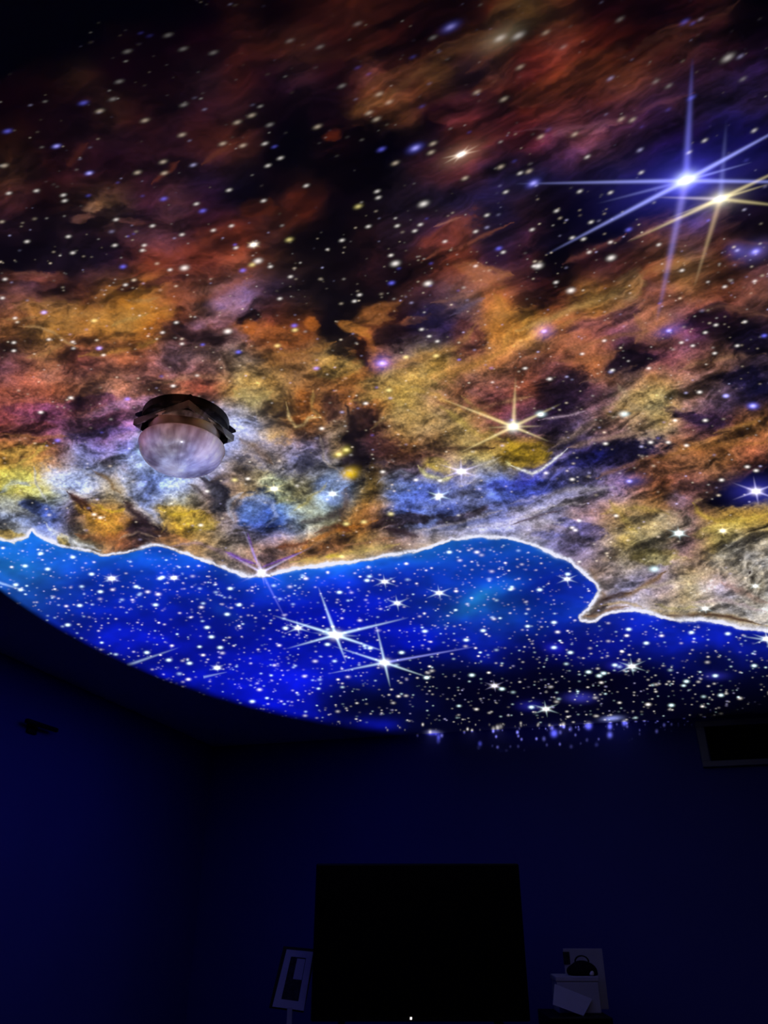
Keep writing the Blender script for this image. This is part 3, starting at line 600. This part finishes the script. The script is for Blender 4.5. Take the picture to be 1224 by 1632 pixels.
M_CEIL = mat('matte_ceiling_paint', (.80, .80, .80), .95, spec=.0, noise=(3, .01))
M_WALL = mat('navy_wall_paint', (.065, .07, .32), .95, spec=.0, noise=(1.5, .05))
M_FLOOR = mat('dark_carpet', (.02, .02, .025), .95, spec=.0, noise=(60, .4), bump=(300, .5))
M_TRIM = mat('painted_trim', (.19, .19, .23), .5, noise=(5, .04))
M_VOID = mat('dark_glass', (.004, .004, .006), .6, spec=.05, noise=(4, .2))
M_BLACKM = mat('black_painted_metal', (.007, .007, .008), .6, spec=.15, noise=(20, .1))
M_BAND = mat('dark_bronze_metal', (.15, .145, .14), .6, .1, noise=(30, .1))
M_NICK = mat('brushed_nickel', (.60, .52, .46), .4, .6, noise=(8, .15))
M_PLASTIC = mat('black_plastic', (.0025, .0025, .003), .45, spec=.15, noise=(40, .2))
M_SCREEN = mat('black_screen', (.0015, .0015, .002), .35, spec=.1, noise=(3, .1))
M_WOODB = mat('black_wood', (.006, .005, .005), .5, spec=.2, noise=(9, .3))
M_LED = mat('white_led', (1, 1, 1), .4, emit=((1, .85, .78), 6.0))
M_PALE = mat('pale_card', (.33, .33, .42), .8, spec=.1, noise=(10, .05))
M_PAPER = mat('pale_paper', (.34, .34, .46), .85, spec=.05, noise=(14, .04))
M_DARKC = mat('dark_cloth', (.01, .01, .014), .9, spec=.05, noise=(40, .3), bump=(120, .6))
M_PRINT = mat('dark_print', (.02, .02, .03), .8, spec=.1, noise=(30, .5))
M_CERAM = mat('pale_ceramic', (.8, .78, .8), .3, noise=(10, .03))

def glass_mat():
    m = bpy.data.materials.new('frosted_glass'); m.use_nodes = True
    nt = m.node_tree; b = nt.nodes['Principled BSDF']
    b.inputs['Base Color'].default_value = (.62, .52, .62, 1)
    b.inputs['Roughness'].default_value = .3
    b.inputs['Subsurface Weight'].default_value = 1.0
    b.inputs['Subsurface Radius'].default_value = (1, 1, 1)
    b.inputs['Subsurface Scale'].default_value = .06
    b.inputs['Coat Weight'].default_value = .25
    b.inputs['Coat Roughness'].default_value = .12
    tc = nt.nodes.new('ShaderNodeTexCoord')
    sep = nt.nodes.new('ShaderNodeSeparateXYZ'); nt.links.new(tc.outputs['Object'], sep.inputs[0])
    at = nt.nodes.new('ShaderNodeMath'); at.operation = 'ARCTAN2'
    nt.links.new(sep.outputs[0], at.inputs[0]); nt.links.new(sep.outputs[1], at.inputs[1])
    cm = nt.nodes.new('ShaderNodeCombineXYZ')
    ml = nt.nodes.new('ShaderNodeMath'); ml.operation = 'MULTIPLY'; ml.inputs[1].default_value = 7
    nt.links.new(at.outputs[0], ml.inputs[0]); nt.links.new(ml.outputs[0], cm.inputs[0])
    mz = nt.nodes.new('ShaderNodeMath'); mz.operation = 'MULTIPLY'; mz.inputs[1].default_value = 9
    nt.links.new(sep.outputs[2], mz.inputs[0]); nt.links.new(mz.outputs[0], cm.inputs[2])
    n = nt.nodes.new('ShaderNodeTexNoise'); n.inputs['Scale'].default_value = 1.6; n.inputs['Detail'].default_value = 3
    nt.links.new(cm.outputs[0], n.inputs['Vector'])
    r = nt.nodes.new('ShaderNodeValToRGB')
    r.color_ramp.elements[0].position = .35; r.color_ramp.elements[1].position = .75
    r.color_ramp.elements[0].color = (.68, .57, .67, 1); r.color_ramp.elements[1].color = (.84, .74, .83, 1)
    nt.links.new(n.outputs['Fac'], r.inputs[0]); nt.links.new(r.outputs[0], b.inputs['Base Color'])
    bp = nt.nodes.new('ShaderNodeBump'); bp.inputs['Strength'].default_value = .2; bp.inputs['Distance'].default_value = .004
    nt.links.new(n.outputs['Fac'], bp.inputs['Height']); nt.links.new(bp.outputs[0], b.inputs['Normal'])
    return m
M_GLASS = glass_mat()

# ------------------------------------------------------------------ mesh helpers
def obj(name, bm, m, parent=None, smooth=False):
    me = bpy.data.meshes.new(name)
    bmesh.ops.recalc_face_normals(bm, faces=bm.faces)
    bm.to_mesh(me); bm.free()
    me.materials.append(m)
    if smooth:
        for p in me.polygons: p.use_smooth = True
    o = bpy.data.objects.new(name, me); COL.objects.link(o)
    if parent: o.parent = parent
    return o
def thing(name, label, cat, loc, rotz=0, group=None):
    o = bpy.data.objects.new(name, None); COL.objects.link(o)
    o.location = loc; o.rotation_euler = (0, 0, rotz); o.empty_display_size = .05
    o['label'] = label; o['category'] = cat
    if group: o['group'] = group
    return o
def box(bm, c, s, bev=0.0, M=None):
    r = bmesh.ops.create_cube(bm, size=1.0)
    vs = r['verts']
    bmesh.ops.scale(bm, vec=s, verts=vs)
    if bev > 0:
        es = list({e for v in vs for e in v.link_edges})
        k = bmesh.ops.bevel(bm, geom=es, offset=bev, segments=2, affect='EDGES', profile=.5)
        vs = list({v for f in k['faces'] for v in f.verts} | {v for v in vs if v.is_valid})
    if M is not None: bmesh.ops.transform(bm, matrix=M, verts=vs)
    bmesh.ops.translate(bm, vec=c, verts=vs)
    return bm
def bxm(c, s, bev=0.0, M=None): return box(bmesh.new(), c, s, bev, M)
def lathe(prof, n=64, bm=None):
    bm = bm or bmesh.new(); rings = []
    for (r, z) in prof:
        if r < 1e-6: rings.append([bm.verts.new((0, 0, z))])
        else: rings.append([bm.verts.new((r * math.cos(2 * math.pi * k / n), r * math.sin(2 * math.pi * k / n), z)) for k in range(n)])
    for a, b in zip(rings, rings[1:]):
        for k in range(n):
            if len(a) == 1: bm.faces.new((a[0], b[k], b[(k + 1) % n]))
            elif len(b) == 1: bm.faces.new((a[k], b[0], a[(k + 1) % n]))
            else: bm.faces.new((a[k], b[k], b[(k + 1) % n], a[(k + 1) % n]))
    return bm
def struct(name, bm, m, parent=None):
    o = obj(name, bm, m, parent)
    if not parent: o['kind'] = 'structure'
    return o
def slab(poly, z0, z1):
    bm = bmesh.new()
    a = [bm.verts.new((p[0], p[1], z0)) for p in poly]; b = [bm.verts.new((p[0], p[1], z1)) for p in poly]
    bm.faces.new(a); bm.faces.new(b)
    for k in range(len(poly)):
        j = (k + 1) % len(poly); bm.faces.new((a[k], a[j], b[j], b[k]))
    return bm

# ------------------------------------------------------------------ the room
T = .12
A0 = Vector((CORNER.x, CORNER.y)); bd = BD.xy; ld = LD.xy; bn = BN.xy; ln = LN.xy
A1 = A0 + bd * 6.6                      # right end of the back wall
A2 = A0 + ld * 9.9                      # near end of the left wall
A3 = Vector((A1.x + .2, A2.y))
def wall(name, p, q, out):
    struct(name, slab([p, q, q + out * T, p + out * T], 0, CEIL_Z), M_WALL)
wall('wall_back', A0 - bd * .12, A1, -bn)
wall('wall_left', A0, A2, -ln)
wall('wall_right', A1, A3, Vector((1, 0)))
wall('wall_front', A2, A3, Vector((0, -1)))
foot = [A0 + Vector((-.3, .2)), A1 + Vector((.2, .2)), A3 + Vector((.2, -.2)), A2 + Vector((-.3, -.2))]
struct('ceiling', slab(foot, CEIL_Z, CEIL_Z + .1), M_CEIL)
struct('floor', slab(foot, -.1, 0), M_FLOOR)
def basebd(name, p, q, inn):
    struct(name, slab([p, q, q + inn * .015, p + inn * .015], 0, .09), M_TRIM)
basebd('baseboard_back', A0 + bd * .03, A1 - bd * .03, bn)
basebd('baseboard_left', A0 + ld * .03, A2 - ld * .03, ln)

# small high window at the right end of the back wall
P0 = Vector((CORNER.x, CORNER.y, 0))
def wall_pt(u, v, off=0.0): return on_plane(u, v, P0, BN) + BN * off
wl, wr_ = wall_pt(1114, 1190), wall_pt(1330, 1190)
s0 = (wl - P0).dot(BD); s1 = (wr_ - P0).dot(BD)
zt = wall_pt(1160, 1149).z; zb = wall_pt(1160, 1222).z
wc = P0 + BD * ((s0 + s1) / 2); wc.z = (zt + zb) / 2
ww, wh = s1 - s0, zt - zb
win = bpy.data.objects.new('window_1', None); COL.objects.link(win); win['kind'] = 'structure'
win.location = wc + BN * .001; win.rotation_euler = (0, 0, math.atan2(BD.y, BD.x))
def wframe():
    bm = bmesh.new(); t = .045; dpt = .05
    box(bm, (0, -dpt / 2, wh / 2 - t / 2), (ww, dpt, t), .004)
    box(bm, (0, -dpt / 2, -wh / 2 + t / 2), (ww, dpt, t), .004)
    for sx in (-1, 1): box(bm, (sx * (ww / 2 - t * .7), -dpt / 2, 0), (t * 1.4, dpt, wh - 2 * t), .004)
    return bm
obj('window_frame', wframe(), M_TRIM, win)
obj('pane', bxm((-ww * .25 + .03, -.008, 0), (ww / 2 - .09, .008, wh - .09)), M_VOID, win)
obj('pane', bxm((ww * .25 - .03, -.008, 0), (ww / 2 - .09, .008, wh - .09)), M_VOID, win)
obj('mullion', bxm((0, -.018, 0), (.05, .03, wh - .09), .003), M_VOID, win)

# ------------------------------------------------------------------ ceiling light
LP = on_ceiling(297, 667)
cl = thing('ceiling_light', 'flush ceiling light with frosted glass bowl, nickel collar and dark square plate', 'ceiling light', LP)
obj('canopy', lathe([(0, 0), (.135, 0), (.137, -.004), (.137, -.028), (.132, -.034), (0, -.034)], 72), M_BLACKM, cl)
def plate(loops, solid):
    bm = bmesh.new(); n = 4; hd = .158; out = []
    ori = math.atan2(LP.x, LP.y)
    def ring(r, z): return [bm.verts.new((r * math.sin(ori + k * math.pi / 2), r * math.cos(ori + k * math.pi / 2), z)) for k in range(4)]
    rs = [ring(*q) for q in loops]
    for a, b in zip(rs, rs[1:]):
        for k in range(4): bm.faces.new((a[k], a[(k + 1) % 4], b[(k + 1) % 4], b[k]))
    bm.faces.new(rs[0]) if solid else [bm.faces.new((rs[0][k], rs[0][(k + 1) % 4], rs[-1][(k + 1) % 4], rs[-1][k])) for k in range(4)]
    if solid: bm.faces.new(rs[-1])
    return bm
obj('square_plate', plate(((.152, -.034), (.152, -.038)), True), M_BLACKM, cl)
obj('flange', plate(((.158, -.034), (.158, -.056), (.149, -.056), (.149, -.034)), False), M_BAND, cl)['label'] = 'dark grey upright metal band'
obj('collar', lathe([(.09, -.038), (.112, -.038), (.114, -.045), (.112, -.05), (.112, -.098), (.118, -.102), (.118, -.108), (.10, -.108)], 72), M_NICK, cl, True)
prof = [(.105, -.100), (.128, -.102), (.1335, -.106), (.1345, -.111), (.132, -.116)]
for k in range(1, 19):
    a = k / 18 * math.pi / 2
    prof.append((.131 * math.cos(a) ** .92 if k < 18 else 0, -.116 - .076 * math.sin(a)))
obj('glass_bowl', lathe(prof, 96), M_GLASS, cl, True)
cl.scale = (.955, .955, .955)

# ------------------------------------------------------------------ small bracket on the left wall
def lwall(u, v, off=0.0): return on_plane(u, v, P0, LN) + LN * off
hk = lwall(55, 1157)
br = thing('wall_bracket', 'small black bracket fixed high on the left wall', 'bracket', hk, math.atan2(LD.y, LD.x))
obj('arm', bxm((0, .055, 0), (.34, .03, .028), .008), M_PLASTIC, br)
obj('back_plate', bxm((.03, .008, -.02), (.10, .014, .07), .003), M_PLASTIC, br)
obj('stem', bxm((.05, .03, -.012), (.03, .05, .02), .003), M_PLASTIC, br)

# ------------------------------------------------------------------ television on a black console
TY = 5.75
def tvp(u, v): return at_depth(u, v, TY)
tl, tr = tvp(504, 1376), tvp(827, 1376)
zb_tv = tvp(655, 1629).z
tw_, th_ = (tr.x - tl.x), tl.z - zb_tv
tcx = (tl.x + tr.x) / 2
CON_Z = zb_tv - .045
tv = thing('television', 'large black flat television standing below the navy back wall', 'television', (tcx, TY, CON_Z))
obj('housing', bxm((0, .03, .045 + th_ / 2), (tw_, .05, th_), .012), M_PLASTIC, tv)
obj('screen', bxm((0, .003, .045 + th_ / 2 + .008), (tw_ - .03, .006, th_ - .045)), M_SCREEN, tv)
for sx in (-1, 1):
    obj('foot', bxm((sx * tw_ * .36, .03, .0235), (.04, .26, .047), .006), M_PLASTIC, tv)
lp = tvp(655, 1623)
obj('power_light', bxm((lp.x - tcx, -.001, lp.z - CON_Z), (.012, .008, .012), .003), M_LED, tv)['label'] = 'tiny glowing white power light'

co = thing('console_table', 'low black console carrying the television', 'console table', (tcx + .02, TY + .02, 0))
CWD = 2.75
obj('top', bxm((0, 0, CON_Z - .0155), (CWD, .46, .03), .004), M_WOODB, co)
obj('body', bxm((0, .01, (CON_Z - .03 + .10) / 2), (CWD - .06, .42, CON_Z - .03 - .10), .004), M_WOODB, co)
for k in range(4):
    d_ = obj('door', bxm((-CWD / 2 + .03 + (CWD - .06) / 4 * (k + .5), -.208, (CON_Z - .03 + .10) / 2), ((CWD - .06) / 4 - .01, .016, CON_Z - .16), .003), M_WOODB, co)
    obj('knob', bxm((-CWD / 2 + .03 + (CWD - .06) / 4 * (k + .5) + (.25 if k % 2 == 0 else -.25), -.224, CON_Z - .12), (.02, .018, .02), .005), M_NICK, d_)
for sx in (-1, 1):
    for sy in (-1, 1):
        obj('leg', bxm((sx * (CWD / 2 - .12), .01 + sy * .15, .05), (.05, .05, .10), .004), M_WOODB, co)

# framed card left of the television
def quad_panel(c, thick):
    """slab whose front face passes through four points (tl, tr, br, bl)"""
    bm = bmesh.new()
    n = (c[1] - c[0]).cross(c[3] - c[0]).normalized()
    if n.y < 0: n = -n
    a = [bm.verts.new(p) for p in c]; b = [bm.verts.new(p + n * thick) for p in c]
    bm.faces.new(a); bm.faces.new(b)
    for k in range(4): bm.faces.new((a[k], a[(k + 1) % 4], b[(k + 1) % 4], b[k]))
    return bm
def lerp2(c, s, t):
    return (c[0] * (1 - s) + c[1] * s) * (1 - t) + (c[3] * (1 - s) + c[2] * s) * t
FY = TY + .18
def fp(u, v, y=FY): return at_depth(u, v, y)
base = Vector((fp(462, 1600).x, FY, CON_Z))
fr = thing('picture_frame', 'pale framed picture leaning on a thin stand, left of the television', 'picture frame', base)
cq = [fp(457, 1513, FY + .06) - base, fp(499, 1517, FY + .06) - base, fp(484, 1611, FY - .03) - base, fp(434, 1604, FY - .03) - base]
nrm = (cq[1] - cq[0]).cross(cq[3] - cq[0]).normalized()
if nrm.y < 0: nrm = -nrm
bb = [lerp2(cq, s, t) + nrm * .012 for s, t in ((-.16, -.06), (1.1, -.06), (1.0, 1.02), (-.10, 1.02))]
obj('backing', quad_panel(bb, .015), M_PLASTIC, fr)
fbm_ = bmesh.new()
for (s0_, t0_, s1_, t1_) in ((0, 0, 1, .12), (0, .86, 1, 1), (0, .12, .22, .86), (.78, .12, 1, .86)):
    q = [lerp2(cq, s, t) for s, t in ((s0_, t0_), (s1_, t0_), (s1_, t1_), (s0_, t1_))]
    tmp = quad_panel(q, .012); me_ = bpy.data.meshes.new('t'); tmp.to_mesh(me_); tmp.free(); fbm_.from_mesh(me_); bpy.data.meshes.remove(me_)
obj('frame', fbm_, M_PALE, fr)
obj('picture', quad_panel([lerp2(cq, s, t) + nrm * .006 for s, t in ((.22, .12), (.78, .12), (.78, .86), (.22, .86))], .004), M_PRINT, fr)
obj('card', quad_panel([lerp2(cq, s, t) + nrm * .003 for s, t in ((.46, .14), (.76, .14), (.76, .5), (.46, .5))], .002), M_PALE, fr)
lg = fp(462, 1608, FY - .02) - base
obj('stand_leg', bxm((lg.x, lg.y, lg.z / 2 + .006), (.035, .02, lg.z + .012), .003), M_PALE, fr)

# things right of the television
RYD = TY + .02
def rp(u, v, y=RYD): return at_depth(u, v, y)
MZ = CON_Z + .088
mx0, mx1 = rp(868, 1625), rp(966, 1625)
mb = thing('media_box', 'black flat box on the console, under the pale storage box and the tilted card', 'box', ((mx0.x + mx1.x) / 2, RYD, CON_Z))
obj('case', bxm((0, .03, .0465), (mx1.x - mx0.x, .40, .082), .005), M_PLASTIC, mb)
for sx in (-1, 1):
    for sy in (-1, 1): obj('foot', bxm((sx * (mx1.x - mx0.x) * .42, .03 + sy * .16, .003), (.03, .03, .006)), M_PLASTIC, mb)
bx0, bx1 = rp(888, 1590), rp(958, 1590)
zt1 = rp(920, 1556).z
w1_ = bx1.x - bx0.x
cb = thing('storage_box', 'pale storage box right of the television, under the dark bag', 'box', ((bx0.x + bx1.x) / 2, RYD + .09, MZ))
hb = zt1 - MZ
obj('body', bxm((0, 0, (hb - .03) / 2), (w1_ - .01, .17, hb - .03), .006), M_PALE, cb)
obj('lid', bxm((0, 0, hb - .0151), (w1_, .18, .03), .006), M_PALE, cb)
dz0 = rp(912, 1532).z
gx0, gx1 = rp(908, 1550), rp(958, 1550)
bg = thing('cloth_bag', 'dark rounded cloth bag slumped on top of the pale storage box', 'bag', ((gx0.x + gx1.x) / 2, RYD + .07, zt1))
gh = dz0 - zt1
gw = gx1.x - gx0.x
def bagbm():
    bm = bmesh.new()
    bmesh.ops.create_uvsphere(bm, u_segments=32, v_segments=18, radius=1)
    for v in bm.verts:
        x, y, z = v.co
        k = 1 + .06 * math.sin(5 * x + 3 * z) + .04 * math.sin(9 * y + x)
        zz = max(z, -.55) + .55
        v.co = Vector((x * gw / 2 * k * (1.05 - .18 * zz), y * .07 * k, zz / 1.55 * gh))
    return bm
obj('pouch', bagbm(), M_DARKC, bg, True)
hm = bmesh.new(); 
for k in range(13):
    a0 = math.pi * k / 12; a1 = math.pi * (k + 1) / 12
    if k < 12:
        c0 = Vector((math.cos(a0) * gw * .22, 0, gh * .9 + math.sin(a0) * .035)); c1 = Vector((math.cos(a1) * gw * .22, 0, gh * .9 + math.sin(a1) * .035))
        dd = c1 - c0
        box(hm, (c0 + c1) / 2, (dd.length * 1.15, .012, .008), 0, Matrix.Rotation(-math.atan2(dd.z, dd.x), 3, 'Y').to_4x4())
obj('handle', hm, M_DARKC, bg)
kb = rp(945, 1556, RYD - .015)
bl = thing('white_knob', 'tiny white ball on the front of the pale box lid', 'ball', (kb.x, RYD + .015, zt1))
obj('ball', lathe([(0, 0), (.010, .002), (.016, .010), (.017, .017), (.013, .027), (.006, .031), (0, .032)], 20), M_CERAM, bl, True)
# upright pale panel behind
q0 = rp(895, 1511, RYD + .24); q1 = rp(957, 1513, RYD + .24)
pw = q1.x - q0.x
pn = thing('sign_board', 'pale upright board standing behind the dark bag right of the television', 'board', ((q0.x + q1.x) / 2, RYD + .20, MZ))
ph = q0.z - MZ
obj('board', bxm((0, 0, ph / 2), (pw, .014, ph), .003), M_PALE, pn)
sl = rp(903, 1527, RYD + .19)
obj('label_patch', bxm((sl.x - (q0.x + q1.x) / 2, -.009, sl.z - MZ), (.045, .004, .075)), M_PRINT, pn)['label'] = 'small black square'
# sheet of paper leaning in front
dn = Vector(ray_np(930, 1619)); yb = (MZ - CAM_Z) / (dn.z / dn.y)
yb = min(yb, RYD - .03)
pc = [rp(884, 1568, RYD - .008), rp(944, 1592, RYD - .008), rp(930, 1619, yb), rp(881, 1601, yb)]
pc[2].z = min(pc[2].z, MZ + .001)
pb = Vector(((pc[0].x + pc[1].x) / 2, yb, MZ))
ps = thing('paper_sheet', 'pale blank card tilted against the front of the pale storage box', 'paper', pb)
obj('sheet', quad_panel([p - pb for p in pc], .003), M_PAPER, ps)
